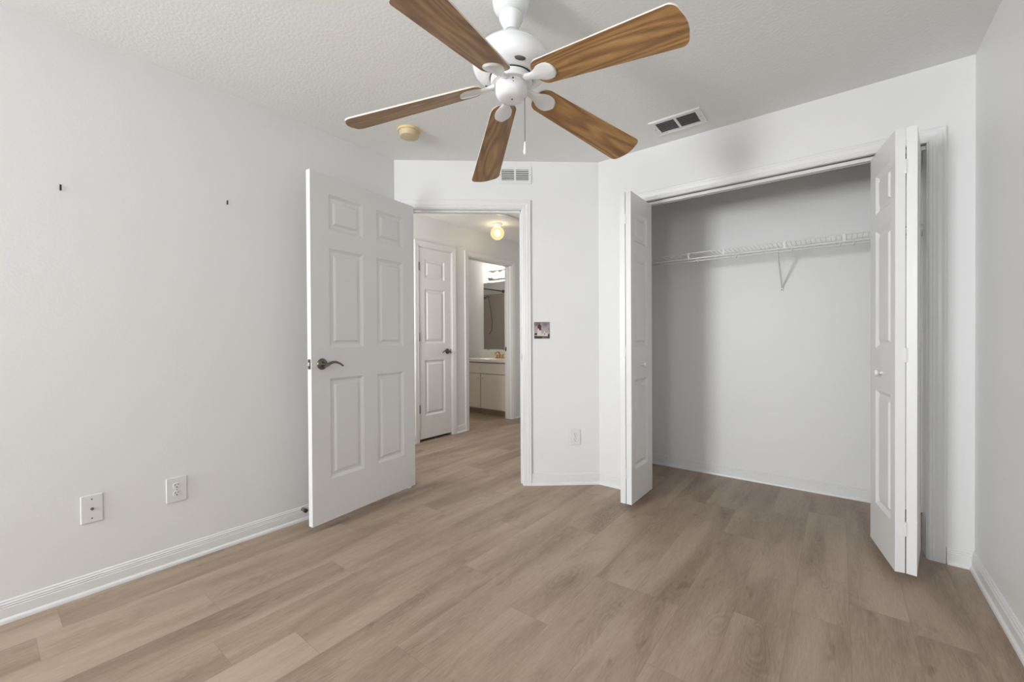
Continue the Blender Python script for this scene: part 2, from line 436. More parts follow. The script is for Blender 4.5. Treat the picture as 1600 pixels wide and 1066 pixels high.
# hall
HD0, HD1, HDH = 2.905, 3.398, 2.108       # hall closet door opening
BD0, BD1, BDH = 3.665, 4.527, 2.112       # bathroom opening
hw = MB()
for a in ((1.80, HD0, 0, H), (HD1, BD0, 0, H), (BD1, 5.25, 0, H), (HD0, HD1, HDH, H), (BD0, BD1, BDH, H)):
    hw.box(HX-T, HX, a[0], a[1], a[2], a[3])
struct('wall_hall', hw, M_wall)
struct('wall_hall_end', MB().box(HX, -1.53, 4.90, 5.0, 0, H), M_wall)
hn = MB().box(HX-T, HALL_FILL_WIN[0], 1.72, 1.80, 0, H).box(HALL_FILL_WIN[1], XL-T, 1.72, 1.80, 0, H).box(HALL_FILL_WIN[0], HALL_FILL_WIN[1], 1.72, 1.80, 0, HALL_FILL_WIN[2]).box(HALL_FILL_WIN[0], HALL_FILL_WIN[1], 1.72, 1.80, HALL_FILL_WIN[3], H)
struct('wall_hall_near', hn, M_wall)
lc = MB().box(-4.25, HX-T, 2.82, 2.88, 0, H).box(-4.25, HX-T, 3.42, 3.46, 0, H).box(-4.31, -4.25, 2.82, 3.46, 0, H)
struct('wall_linen_closet', lc, M_wall)
# bathroom
struct('wall_bathroom_back', MB().box(-6.2, HX-T, BY, BY+0.1, 0, H), M_wall)
struct('wall_bathroom_near', MB().box(-6.2, HX-T, 3.50, 3.60, 0, H), M_wall)
struct('wall_bathroom_far', MB().box(-6.2, -6.10, 3.5, 5.2, 0, H), M_wall)

# ------------------------------------------------------------------ baseboards (swept profile)
BB = [(0, 0), (0.020, 0), (0.020, 0.006), (0.018, 0.013), (0.0125, 0.018), (0.011, 0.020), (0.011, 0.056), (0.0085, 0.060), (0.0105, 0.064),
      (0.0085, 0.068), (0.0095, 0.074), (0.006, 0.078), (0.006, 0.083), (0.003, 0.087), (0, 0.087)]
def baseboard(name, path, prof=BB):
    """path: 2D points, room on the RIGHT of travel"""
    P = [Vector(p) for p in path]; rows = []
    for i, p in enumerate(P):
        ns = []
        if i > 0: d = (P[i]-P[i-1]).normalized(); ns.append(Vector((d.y, -d.x)))
        if i < len(P)-1: d = (P[i+1]-P[i]).normalized(); ns.append(Vector((d.y, -d.x)))
        if len(ns) == 2:
            m = (ns[0]+ns[1]); m = m / (1+ns[0].dot(ns[1]))
        else: m = ns[0]
        rows.append([(p.x+m.x*a, p.y+m.y*a, z) for a, z in prof])
    return struct(name, MB().strip(rows), M_trim)
cas = 0.066
baseboard('baseboard_left', [(XL, REAR), (XL, DL.y), D(S0-cas)])
baseboard('baseboard_diagonal', [D(S1+cas), (DR.x, DR.y), (CX0-0.008-0.063, YC)])
baseboard('baseboard_right', [(CX1+0.071, YC), (XR, YC), (XR, REAR), (XL, REAR)])
baseboard('baseboard_closet', [(CX0-0.02, YC+T), (-1.42, YC+T), (-1.42, YK), (XR, YK), (XR, YC+T), (CX1+0.02, YC+T)])
baseboard('baseboard_hall', [(HX, 1.85), (HX, HD0-0.058)])
baseboard('baseboard_hall_middle', [(HX, HD1+0.056), (HX, BD0-0.056)])
baseboard('baseboard_hall_far', [(HX, BD1+0.056), (HX, 4.90), (-1.53, 4.90)])

# ------------------------------------------------------------------ casings and jambs
CP = [(0, 0), (0, 0.009), (0.006, 0.012), (0.012, 0.0105), (0.018, 0.013), (0.024, 0.0115), (0.034, 0.0145), (0.046, 0.016), (0.050, 0.0145), (0.058, 0.017), (0.063, 0.015), (0.063, 0)]
def casing(name, s0, s1, ztop, fn, wscale=1.0, prof=CP, three=True):
    """fn(s, z, n) -> world point; inner edges at s0, s1, ztop; profile runs outwards"""
    rows = []
    rows.append([fn(s0-a*wscale, 0.0, b) for a, b in prof])
    rows.append([fn(s0-a*wscale, ztop+a*wscale, b) for a, b in prof])
    rows.append([fn(s1+a*wscale, ztop+a*wscale, b) for a, b in prof])
    rows.append([fn(s1+a*wscale, 0.0, b) for a, b in prof])
    return struct(name, MB().strip(rows), M_trim)
fD = lambda s, z, n: (*D(s, n), z)
fC = lambda s, z, n: (s, YC-n, z)
fH = lambda s, z, n: (HX+n, s, z)
casing('trim_1', S0-0.004, S1+0.004, DH+0.006, fD)
casing('trim_2', CX0-0.006, CX1+0.006, CH-0.006, fC, 0.98)
casing('trim_3', HD0+0.002, HD1-0.002, HDH-0.002, fH, 0.88)
casing('trim_4', BD0-0.002, BD1+0.002, BDH-0.002, fH, 0.88)
def fHb(s, z, n): return (HX-T-n, s, z)
casing('trim_5', BD0-0.002, BD1+0.002, BDH-0.002, fHb, 0.88)
fDb = lambda s, z, n: (*D(s, -T-n), z)
casing('trim_6', S0-0.004, S1+0.004, DH+0.006, fDb)
# jamb linings
j = merge(dseg(S0-0.02, S0, 0, DH+0.02, 0.001, -T-0.001), dseg(S1, S1+0.02, 0, DH+0.02, 0.001, -T-0.001), dseg(S0, S1, DH, DH+0.02, 0.001, -T-0.001),
          dseg(S1-0.011, S1, 0, DH, -0.04, -0.075), dseg(S0, S0+0.011, 0, DH, -0.04, -0.075), dseg(S0, S1, DH-0.011, DH, -0.04, -0.075))
jo = struct('trim_7', j, M_trim)
sp = root('strike_plate', (*D(S1-0.001, -0.022), 0.965), math.atan2(DU.y, DU.x), 'small metal strike plate let into the right jamb of the bedroom doorway', 'strike plate')
build('plate', MB().box(-0.0015, 0.0005, -0.022, 0.020, -0.028, 0.028, bev=0.0006), M_chrome, sp)
build('latch_hole', MB().box(-0.0018, -0.001, -0.010, 0.008, -0.012, 0.012), M_slot, sp)
jc = MB().box(CX0-0.015, CX0, YC-0.001, YC+T+0.001, 0, CH+0.015).box(CX1, CX1+0.015, YC-0.001, YC+T+0.001, 0, CH+0.015).box(CX0, CX1, YC-0.001, YC+T+0.001, CH, CH+0.015)
struct('trim_8', jc, M_trim)
jh = MB()
for a, b, h in ((HD0, HD1, HDH), (BD0, BD1, BDH)):
    jh.box(HX-T-0.001, HX+0.001, a-0.0, a+0.012, 0, h).box(HX-T-0.001, HX+0.001, b-0.012, b, 0, h).box(HX-T-0.001, HX+0.001, a, b, h-0.012, h)
jh.box(HX-0.08, HX-0.045, BD0+0.012, BD0+0.022, 0, BDH-0.012).box(HX-0.08, HX-0.045, BD1-0.022, BD1-0.012, 0, BDH-0.012).box(HX-0.08, HX-0.045, BD0, BD1, BDH-0.022, BDH-0.012)
struct('trim_9', jh, M_trim)
t = root('strike_plate', (HX-0.092, BD1-0.012, 0.962), 0, 'dark metal strike plate on the far jamb of the bathroom doorway', 'strike plate')
build('plate', MB().box(-0.017, 0.030, -0.003, 0.0, -0.028, 0.028), M_pewter, t)
build('latch_hole', MB().box(-0.008, 0.012, -0.0035, -0.0028, -0.012, 0.012), M_slot, t)

# closet track
ct = MB().box(CX0, CX1, YC+0.040, YC+0.048, CH-0.024, CH).box(CX0, CX1, YC+0.066, YC+0.074, CH-0.024, CH).box(CX0, CX1, YC+0.040, YC+0.074, CH-0.004, CH)
t = root('door_track', ((CX0+CX1)/2, YC+0.057, CH-0.024), 0, 'white metal track fixed under the head of the closet opening', 'door track')
build('rail', ct, M_trim, t, world=True)
build('pivot_bracket', MB().box(CX1-0.06, CX1-0.002, YC+0.049, YC+0.065, CH-0.020, CH-0.005), M_slot, t, world=True)

# ------------------------------------------------------------------ panelled door leaves
def leaf(w, h, th, panels, both=True, mi=0):
    """slab x 0..w, y -th..0, z 0..h; panels = [(x0,x1,z0,z1)] sunk with a raised field, on both faces"""
    mb = MB()
    xs = sorted({0, w} | {p[0] for p in panels} | {p[1] for p in panels})
    zs = sorted({0, h} | {p[2] for p in panels} | {p[3] for p in panels})
    for (yf, sg) in ((0.0, -1), (-th, 1)):
        for i in range(len(xs)-1):
            for k in range(len(zs)-1):
                cx, cz = (xs[i]+xs[i+1])/2, (zs[k]+zs[k+1])/2
                if any(p[0] < cx < p[1] and p[2] < cz < p[3] for p in panels): continue
                mb.add([(xs[i],yf,zs[k]),(xs[i+1],yf,zs[k]),(xs[i+1],yf,zs[k+1]),(xs[i],yf,zs[k+1])], [(0,1,2,3)])
        for p in panels:
            loops = []
            for ins, d in ((0,0),(0.002,0.0015),(0.017,0.0120),(0.021,0.0126),(0.033,0.0118),(0.043,0.0030),(0.046,0.0022)):
                a, b, c, e = p[0]+ins, p[1]-ins, p[2]+ins, p[3]-ins
                loops.append([(a,yf+sg*d,c),(b,yf+sg*d,c),(b,yf+sg*d,e),(a,yf+sg*d,e)])
            for q in range(len(loops)-1):
                for r in range(4):
                    r2 = (r+1)%4
                    mb.add([loops[q][r], loops[q][r2], loops[q+1][r2], loops[q+1][r]], [(0,1,2,3)])
            mb.add(loops[-1], [(0,1,2,3)])
    # edges
    for i in range(len(xs)-1):
        for z in (0, h): mb.add([(xs[i],0,z),(xs[i+1],0,z),(xs[i+1],-th,z),(xs[i],-th,z)], [(0,1,2,3)])
    for k in range(len(zs)-1):
        for x in (0, w): mb.add([(x,0,zs[k]),(x,0,zs[k+1]),(x,-th,zs[k+1]),(x,-th,zs[k])], [(0,1,2,3)])
    # weld
    key = {}; vs = []; mp = []
    for v in mb.v:
        kk = (round(v.x,5), round(v.y,5), round(v.z,5))
        if kk not in key: key[kk] = len(vs); vs.append(v)
        mp.append(key[kk])
    mb.v = vs; mb.f = [[mp[i] for i in f] for f in mb.f]
    return mb
ZP = [(0.243, 0.838), (1.02, 1.606), (1.716, 1.925)]
def lever(par, x, z, side, d, mat, sc=1.0, y0=0.0):
    """rosette at (x,z) on face y0, side=+1 for +Y; lever runs towards d (+-1 along x)"""
    s = side
    h = build('door_handle', MB().lathe([(0, 0.0), (0.032*sc, 0.0), (0.033*sc, s*0.004), (0.030*sc, s*0.009), (0.022*sc, s*0.012), (0.014*sc, s*0.014), (0.012*sc, s*0.03), (0.011*sc, s*0.044), (0, s*0.046)], 28, (x, y0, z), 'Y'), mat, par)
    # the axis 'Y' lathe keeps z on y
    pts = []; rs = []
    for i in range(13):
        u = i/12; xx = x + d*(-0.006 + 0.118*sc*u)
        zz = z - 0.006 + 0.016*math.sin(PI*1.25*max(0, u-0.12))*sc + (0 if u < 0.85 else -(u-0.85)*0.03)
        yy = y0 + s*(0.042 - 0.006*math.sin(PI*u))
        pts.append((xx, yy, zz)); rs.append((0.0105 - 0.0055*u)*sc)
    build('lever', MB().tube(pts, rs, 10), mat, h)
    return h

# bedroom door, swung into the room towards the left wall
A2 = Vector((-2.353, 1.169)); B2 = Vector((-2.445, 1.975))
d1 = root('door_1', (B2.x, B2.y, 0.0425), math.atan2(A2.y-B2.y, A2.x-B2.x), 'open white six-panel bedroom door with dark lever handle, standing before the left wall', 'door', kind='structure')
LW = 0.811
pan = [(LW-s1, LW-s0, a, b) for (s0, s1) in ((0.118, 0.360), (0.470, 0.704)) for a, b in ZP]
build('leaf', leaf(LW, 2.033, 0.035, pan), M_door, d1)
lever(d1, LW-0.066, 0.926, +1, -1, M_pewter)
lever(d1, LW-0.066, 0.926, -1, -1, M_pewter, y0=-0.035)
lp = build('latch_plate', MB().box(LW, LW+0.0015, -0.030, -0.006, 0.899, 0.956, bev=0.0005), M_pewter, d1)
build('latch_bolt', MB().prism([(LW+0.001, -0.024), (LW+0.001, -0.012), (LW+0.004, -0.012), (LW+0.012, -0.022), (LW+0.012, -0.024)], 0.918, 0.938), M_chrome, lp)
for z in (0.2, 1.02, 1.83):
    build('hinge', MB().tube([(-0.004, -0.040, z-0.045), (-0.004, -0.040, z+0.045)], 0.006, 10).box(-0.001, 0.0, -0.036, -0.004, z-0.045, z+0.045), M_pewter, d1)

# closet bifold leaves
BW, BH_, BT = 0.372, 2.003, 0.035
ZB = [(0.213, 0.797), (1.008, 1.605), (1.69, 1.885)]
def white_knob(par, x, z, side, y0=0.0):
    s = side
    build('knob', MB().lathe([(0.008, 0.0), (0.0065, s*0.006), (0.007, s*0.012), (0.014, s*0.018), (0.016, s*0.024), (0.013, s*0.031), (0, s*0.034)], 20, (x, y0, z), 'Y'), M_white, par)
def bifold(name, fold, label, inner_back, outer_back, side):
    """fold = 2D point between the two leaves at the front fold; each back point sets the direction of a leaf.
    Two leaves hinged at the fold; side=+1: visible inner leaf face looks to +X, -1: to -X."""
    r = root(name, (fold[0], fold[1], 0.042), 0, label, 'door', kind='structure')
    for which, bk, off in (('in', inner_back, 0.0018), ('out', outer_back, -0.0018)):
        d = (Vector(bk)-Vector(fold)).normalized(); ang = math.atan2(d.y, d.x)
        # slab with local x from fold to back; inner leaf lies on the opening side
        mb = leaf(BW, BH_, BT, [(0.060, 0.285, a, b) for a, b in ZB])
        sd = side if which == 'in' else -side
        # local +Y = left of travel (-X world when heading +Y); slab occupies -BT..0
        ysh = -off*0 + (BT+0.002 if sd < 0 else -0.002)
        mt = Matrix.Rotation(ang, 4, 'Z') @ Matrix.Translation((0, ysh, 0))
        lf = build('leaf', mb.xform(mt), M_door, r)
        if which == 'in':
            kb = MB(); s = 1 if sd < 0 else -1
            y0 = (BT+0.002) if sd < 0 else -BT-0.002
            kb.lathe([(0.008, 0.0), (0.0065, s*0.006), (0.007, s*0.012), (0.014, s*0.018), (0.016, s*0.024), (0.013, s*0.031), (0, s*0.034)], 20, (0.178, y0, 0.89), 'Y')
            build('knob', kb.xform(Matrix.Rotation(ang, 4, 'Z')), M_white, lf)
    for z in (0.20, 0.985, 1.83):
        build('hinge', MB().tube([(0, -0.001, z-0.032), (0, -0.001, z+0.032)], 0.0042, 8).box(-0.012, 0.012, -0.0015, 0.0, z-0.032, z+0.032), M_white, r)
    return r
bifold('door_2', (-1.0775, 2.567), 'white bifold closet door folded open at the left end of the closet', (-1.0765, 2.94), (-1.104, 2.94), +1)
bifold('door_3', (0.2385, 2.571), 'white bifold closet door folded open at the right end of the closet', (0.170, 2.94), (0.292, 2.94), -1)

# hall linen closet door
hd = root('door_4', (HX-0.004, HD0+0.014, 0.028), PI/2, 'narrow closed white three-panel door in the hall', 'door', kind='structure')
HW_ = HD1-HD0-0.028
# local x -> world +Y, local +Y -> world -X ; visible face is local -Y
hl = leaf(HW_, HDH-0.028-0.014, 0.035, [(0.078, HW_-0.095, a*1.012, b*1.012) for a, b in ZP])
hl.xform(Matrix.Translation((0, 0.035, 0)))
build('leaf', hl, M_door, hd)
lever(hd, HW_-0.060, 0.938, -1, -1, M_pewter, 0.95, 0.0)
build('latch_plate', MB().box(HW_-0.008, HW_+0.006, -0.002, 0.004, 0.91, 0.965), M_pewter, hd)
for z in (0.327, 1.10, 1.858):
    build('hinge', MB().tube([(-0.002, -0.006, z-0.045), (-0.002, -0.006, z+0.045)], 0.0075, 10), M_pewter, hd)

# ------------------------------------------------------------------ ceiling fan
FX, FY = -0.988, 1.272
fan = root('ceiling_fan', (FX, FY, H), 0, 'white five-blade ceiling fan with brown wood-grain blades hanging in the middle of the room', 'ceiling fan')
build('canopy', MB().lathe([(0, 0), (0.066, 0), (0.071, -0.006), (0.071, -0.045), (0.067, -0.066), (0.058, -0.080), (0.050, -0.087), (0.040, -0.090), (0, -0.090)], 40), M_fan, fan)
build('hanger_cup', MB().lathe([(0, -0.084), (0.036, -0.086), (0.0455, -0.098), (0.0455, -0.108), (0.038, -0.124), (0.027, -0.146), (0.025, -0.152), (0.016, -0.152), (0, -0.150)], 36), M_fan, fan)
build('downrod', MB().lathe([(0.011, -0.14), (0.011, -0.178), (0.018, -0.180), (0.020, -0.19), (0.020, -0.222)], 20), M_fan, fan)
mh = build('motor_housing', MB().lathe([(0, -0.212), (0.05, -0.213), (0.092, -0.219), (0.118, -0.230), (0.130, -0.243), (0.133, -0.246), (0.134, -0.250), (0.143, -0.262), (0.147, -0.280),
                                       (0.147, -0.290), (0.143, -0.303), (0.134, -0.315), (0.121, -0.324), (0.104, -0.329), (0.098, -0.333), (0.084, -0.333), (0, -0.331)], 56), M_fan, fan)
for k in range(5):
    a = math.radians(-3.1 + 39 + 72*k)
    vm = MB().lathe([(0.0, 0.004), (0.7, 0.003), (0.95, 0.001), (1.0, -0.002)], 24)
    vm.v = [Vector((p.x*0.0085, p.y*0.021, p.z)) for p in vm.v]
    vm.xform(Matrix.Translation((0.1145*math.cos(a), 0.1145*math.sin(a), -0.3275)) @ Matrix.Rotation(a, 4, 'Z') @ Matrix.Rotation(math.radians(155), 4, 'Y'))
    build('vent_slot', vm, M_grey, mh)
build('flywheel', MB().lathe([(0, -0.329), (0.080, -0.329), (0.080, -0.345), (0.079, -0.346), (0.076, -0.358), (0.064, -0.360), (0, -0.360)], 40), M_fan, fan)
build('shadow_gap_ring', MB().lathe([(0.0835, -0.331), (0.0835, -0.336), (0.078, -0.336)], 40), M_slot, fan)
shs = build('switch_housing', MB().lathe([(0, -0.352), (0.050, -0.352), (0.060, -0.357), (0.062, -0.366), (0.0615, -0.388), (0.058, -0.399), (0.050, -0.409), (0.040, -0.4135), (0.022, -0.415), (0, -0.415)], 44), M_fan, fan)
fdir = math.radians(-90 + 37.9)     # towards the camera
for da, dz, rr in ((-0.55, -0.364, 0.0028), (0.10, -0.367, 0.0035), (0.12, -0.379, 0.0022)):
    a = fdir + da
    build('screw', MB().sphere((0.061*math.cos(a), 0.061*math.sin(a), dz), rr, 10, 6), M_grey, shs)
build('screw', MB().sphere((0.006, -0.004, -0.4155), 0.0035, 10, 6), M_grey, shs)
# blades
def blade_outline():
    L0, L1 = 0.117, 0.662
    w0, w1 = 0.056, 0.0755
    pts = []
    # root end, rounded
    for i in range(9):
        a = math.radians(180 - 10 - 80*i/8 )
        pts.append((L0+0.040+0.040*math.cos(a), (w0-0.040)+0.040*math.sin(a)))
    # tip corner top
    for i in range(9):
        a = math.radians(88 - 78*i/8)
        pts.append((L1-0.036+0.030*math.cos(a), (w1-0.034)+0.034*math.sin(a)))
    pts.append((L1+0.001, 0.022)); pts.append((L1+0.003, 0.0))
    lower = [(x, -y) for x, y in pts[:-1]][::-1]
    return pts + lower
bo = blade_outline()
bmb = MB().prism(bo, -0.0028, 0.0028, mi=0, side=1, top=1)
def iron_mesh():
    mb = MB()
    # paddle and neck outline in plan, slightly domed underneath
    prof = [(0.066, 0.013), (0.082, 0.0115), (0.098, 0.0115), (0.112, 0.014), (0.124, 0.020), (0.136, 0.0265), (0.150, 0.0300), (0.164, 0.0305), (0.177, 0.0275), (0.187, 0.020), (0.1925, 0.010), (0.194, 0.001)]
    rows = []
    for x, wy in prof:
        wy *= 1.2; x = x if x < 0.1 else 0.1+(x-0.1)*1.12
        lift = 0.0 if x > 0.125 else (0.125-x)*0.10
        t = 0.007 if x > 0.12 else 0.011
        zt = -0.0030 + lift; zb = zt - t
        rows.append([(x, -wy, zt), (x, -wy, zb+0.003), (x, -wy*0.72, zb), (x, 0, zb-0.0015), (x, wy*0.72, zb), (x, wy, zb+0.003), (x, wy, zt)])
    mb.strip(rows, smooth=True)
    return mb
imb = iron_mesh()
DROOP = [0.150, 0.172, 0.220, 0.206, 0.225]
DANG = [0, 2.0, 0, 0, 0.3]
DPIT = [0, 0, 0, 0, 7]
PITCH = math.radians(-14)
b0 = i0 = None
for k in range(5):
    ang = math.radians(-3.1 + 72*k + DANG[k])
    mt = Matrix.Translation((0, 0, -0.345)) @ Matrix.Rotation(ang, 4, 'Z') @ Matrix.Rotation(math.atan(DROOP[k]), 4, 'Y') @ Matrix.Rotation(PITCH + math.radians(DPIT[k]), 4, 'X')
    if k == 0:
        b = build('blade', bmb, [M_blade, M_cream], fan); i_ = build('blade_iron', imb, M_fan, b, angle=60); b0, i0 = b, i_
    else:
        b = b0.copy(); C.objects.link(b); b.parent = fan
        i_ = i0.copy(); C.objects.link(i_); i_.parent = b
    b.matrix_basis = mt
    b['label'] = 'brown wood-grain blade with a pale edge'
# pull chain, on the far right side of the switch housing as seen from the doorway side
px_, py_ = 0.061*math.cos(YAW)+0.0*1, 0.061*math.sin(YAW)
px_ -= 0.010*math.cos(YAW); py_ -= 0.010*math.sin(YAW)
pc = build('pull_chain', MB().tube([(px_, py_, -0.400), (px_, py_, -0.5780)], 0.0013, 8), M_grey, fan)
pc['label'] = 'thin metal pull chain'
build('pull_knob', MB().lathe([(0.0015, -0.573), (0.003, -0.577), (0.0045, -0.591), (0.0068, -0.608), (0.0066, -0.618), (0.003, -0.624), (0, -0.625)], 14, (px_, py_, 0)), M_white, pc)

# ------------------------------------------------------------------ smoke detector
sd = root('smoke_detector', (-2.155, 1.710, H), 0, 'round yellowed smoke detector on the ceiling near the left wall', 'smoke detector')
build('base_ring', MB().lathe([(0, 0), (0.070, 0), (0.071, -0.006), (0.068, -0.012), (0.060, -0.013), (0, -0.013)], 40), M_yellow, sd)
build('cap', MB().lathe([(0.058, -0.010), (0.0615, -0.013), (0.060, -0.038), (0.057, -0.044), (0.050, -0.047), (0, -0.047)], 40), M_cap, sd)

# ------------------------------------------------------------------ vents
def grille(r, w, h, mi, slats, mat, tilt, m=0.028, bar=0.012, cover=0.34):
    """local: face in XZ plane looking to -Y ... x 0..w, z 0..h, y 0 = wall, -Y = room"""
    fr = MB()
    for a in ((0, w, 0, m), (0, w, h-m, h), (0, m, m, h-m), (w-m, w, m, h-m), (w/2-bar/2, w/2+bar/2, m, h-m)):
        fr.box(a[0], a[1], -0.007, 0.0, a[2], a[3])
    fr.box(0.004, w-0.004, -0.009, -0.007, 0.004, 0.010); fr.box(0.004, w-0.004, -0.009, -0.007, h-0.010, h-0.004)
    f = build('frame', fr, mat, r)
    build('backing', MB().box(m, w-m, -0.0005, 0.0, m, h-m), M_slot, f)
    n = slats; pit = (h-2*m)/n
    for a, b in ((m, w/2-bar/2), (w/2+bar/2, w-m)):
        for k in range(n):
            zc = m + pit*(k+0.5)
            c, s = math.cos(tilt), math.sin(tilt); hw = pit*cover
            mb = MB(); y0 = -0.0045
            pts = [(y0-c*hw*0.45, zc-s*hw), (y0+c*hw*0.45, zc+s*hw)]
            mb.add([(a, pts[0][0], pts[0][1]-0.0006), (b, pts[0][0], pts[0][1]-0.0006), (b, pts[1][0], pts[1][1]-0.0006), (a, pts[1][0], pts[1][1]-0.0006),
                    (a, pts[0][0], pts[0][1]+0.0006), (b, pts[0][0], pts[0][1]+0.0006), (b, pts[1][0], pts[1][1]+0.0006), (a, pts[1][0], pts[1][1]+0.0006)],
                   [(0,1,2,3),(7,6,5,4),(0,4,5,1),(1,5,6,2),(2,6,7,3),(3,7,4,0)])
            build('slat', mb, mat, r)
    build('screw', MB().sphere((m/2, -0.0075, h/2), 0.0025, 8, 6), M_grey, f)
    build('screw', MB().sphere((w-m/2, -0.0075, h/2), 0.0025, 8, 6), M_grey, f)
wv = root('wall_vent', (*D(0.776), 2.272), math.atan2(DU.y, DU.x), 'white louvred air vent high on the wall above the bedroom doorway', 'vent')
grille(wv, 0.245, 0.125, 0, 6, M_trim, math.radians(50), m=0.021, bar=0.013)
cv = root('ceiling_vent', (-0.632, 2.577, H), 0, 'white louvred air vent in the ceiling in front of the closet', 'vent')
cv.matrix_basis = Matrix.Translation((-0.632, 2.577, H)) @ Matrix(((-1,0,0,0),(0,0,1,0),(0,1,0,0),(0,0,0,1)))
grille(cv, 0.300, 0.200, 0, 8, M_trim, math.radians(30), m=0.032, bar=0.014, cover=0.40)

# ------------------------------------------------------------------ outlets and plates (local: -Y faces the room)
def plate_on(name, loc, rz, label, cat, w, h, group=None):
    r = root(name, loc, rz, label, cat, group)
    build('cover_plate', MB().box(-w/2, w/2, -0.006, 0, -h/2, h/2, bev=0.003), M_white, r)
    return r
def receptacles(r):
    for zc in (0.0195, -0.0195):
        o = build('receptacle', MB().lathe([(0, -0.0075), (0.0145, -0.0075), (0.0165, -0.006), (0.0165, -0.0055)], 24, (0, 0, zc), 'Y'), M_white, r)
        sl = MB().box(-0.0078, -0.0052, -0.0079, -0.0070, zc+0.001, zc+0.010).box(0.0050, 0.0072, -0.0079, -0.0070, zc+0.002, zc+0.009)
        sl.lathe([(0, -0.0079), (0.0028, -0.0079), (0.0028, -0.0070)], 12, (0, 0, zc-0.0065), 'Y')
        build('slots', sl, M_slot, o)
    build('screw', MB().lathe([(0, -0.0072), (0.003, -0.0068), (0.003, -0.006)], 10, (0, 0, 0), 'Y'), M_chrome, r)
r = plate_on('wall_outlet', (XL, 0.6105, 0.369), PI/2, 'white double electrical outlet low on the left wall', 'outlet', 0.084, 0.124); receptacles(r)
r = plate_on('wall_outlet', (*D(1.344), 0.3585), math.atan2(DU.y, DU.x), 'white double electrical outlet right of the bedroom doorway', 'outlet', 0.082, 0.124); receptacles(r)
r = plate_on('cable_plate', (XL, 0.3105, 0.371), PI/2, 'white cable television wall plate with small metal connector on the left wall', 'wall plate', 0.072, 0.124)
build('connector', MB().lathe([(0.0062, -0.006), (0.0062, -0.009), (0.0045, -0.0095), (0.0045, -0.018), (0.003, -0.018), (0, -0.017)], 6, (0, 0, 0), 'Y', smooth=False), M_pewter, r)
for z in (0.042, -0.042): build('screw', MB().lathe([(0, -0.0070), (0.003, -0.0066), (0.003, -0.006)], 10, (0, 0, z), 'Y'), M_grey, r)

# little square lighthouse picture beside the doorway
lpc = root('picture_plate', (*D(1.0945), 1.170), math.atan2(DU.y, DU.x), 'small square picture of a lighthouse and white houses beside the doorway', 'picture')
build('backing_plate', MB().box(-0.059, 0.059, -0.005, 0, -0.063, 0.063, bev=0.0015), plain('plate_edge_grey', (0.33, 0.32, 0.32), rough=0.5), lpc)
m_sky = None
def sky_mat():
    m, nt, b = new_mat('printed_cloudy_sky')
    tc = N(nt, 'ShaderNodeTexCoord'); sp_ = N(nt, 'ShaderNodeSeparateXYZ'); L(nt, tc.outputs['Object'], sp_.inputs[0])
    nz = N(nt, 'ShaderNodeTexNoise', inp={'Scale': 28.0, 'Detail': 3.0}); L(nt, tc.outputs['Object'], nz.inputs['Vector'])
    f = math_node(nt, 'ADD', math_node(nt, 'MULTIPLY', sp_.outputs[2], 7.0), math_node(nt, 'MULTIPLY', nz.outputs['Fac'], 1.1))
    c = ramp(nt, f, [(0.25, (0.46, 0.42, 0.42, 1)), (0.65, (0.40, 0.34, 0.36, 1)), (1.0, (0.16, 0.12, 0.14, 1))])
    L(nt, c, b.inputs['Base Color']); b.inputs['Roughness'].default_value = 0.4
    return m
W_ = plain('printed_white', (0.66, 0.60, 0.56), rough=0.4, noise=0.1, scale=120); R_ = plain('printed_dark_red', (0.10, 0.016, 0.022), rough=0.4); K_ = plain('printed_dark', (0.035, 0.022, 0.024), rough=0.4); G_ = plain('printed_grey_green', (0.16, 0.16, 0.14), rough=0.4)
pm = MB()
def pq(pts, mi, y): pm.add([(a-0.059+0.0, y, b-0.063) for a, b in pts], [tuple(range(len(pts)))], mi)
pq([(0.002,0.002),(0.116,0.002),(0.116,0.124),(0.002,0.124)], 0, -0.0052)
pq([(0.002,0.002),(0.116,0.002),(0.116,0.016),(0.07,0.018),(0.002,0.022)], 3, -0.0054)
pq([(0.06,0.002),(0.116,0.002),(0.116,0.008),(0.06,0.012)], 4, -0.0055)
pq([(0.002,0.030),(0.022,0.026),(0.022,0.042),(0.010,0.043),(0.002,0.036)], 3, -0.0054)
pq([(0.100,0.012),(0.116,0.010),(0.116,0.038),(0.106,0.034)], 3, -0.0054)
pq([(0.022,0.020),(0.058,0.020),(0.053,0.068),(0.028,0.068)], 1, -0.0056)
pq([(0.026,0.066),(0.055,0.062),(0.054,0.100),(0.027,0.098)], 2, -0.0058)
pq([(0.030,0.098),(0.051,0.098),(0.041,0.115)], 3, -0.0058)
pq([(0.025,0.060),(0.038,0.060),(0.038,0.074),(0.030,0.078)], 1, -0.0060)
pq([(0.050,0.020),(0.106,0.018),(0.098,0.046),(0.090,0.040),(0.080,0.064),(0.072,0.044),(0.062,0.038)], 1, -0.0056)
pq([(0.076,0.030),(0.083,0.030),(0.083,0.040),(0.076,0.040)], 4, -0.0058)
pq([(0.086,0.044),(0.089,0.044),(0.089,0.056),(0.086,0.056)], 4, -0.0058)
build('print', pm, [sky_mat(), W_, R_, K_, G_], lpc)

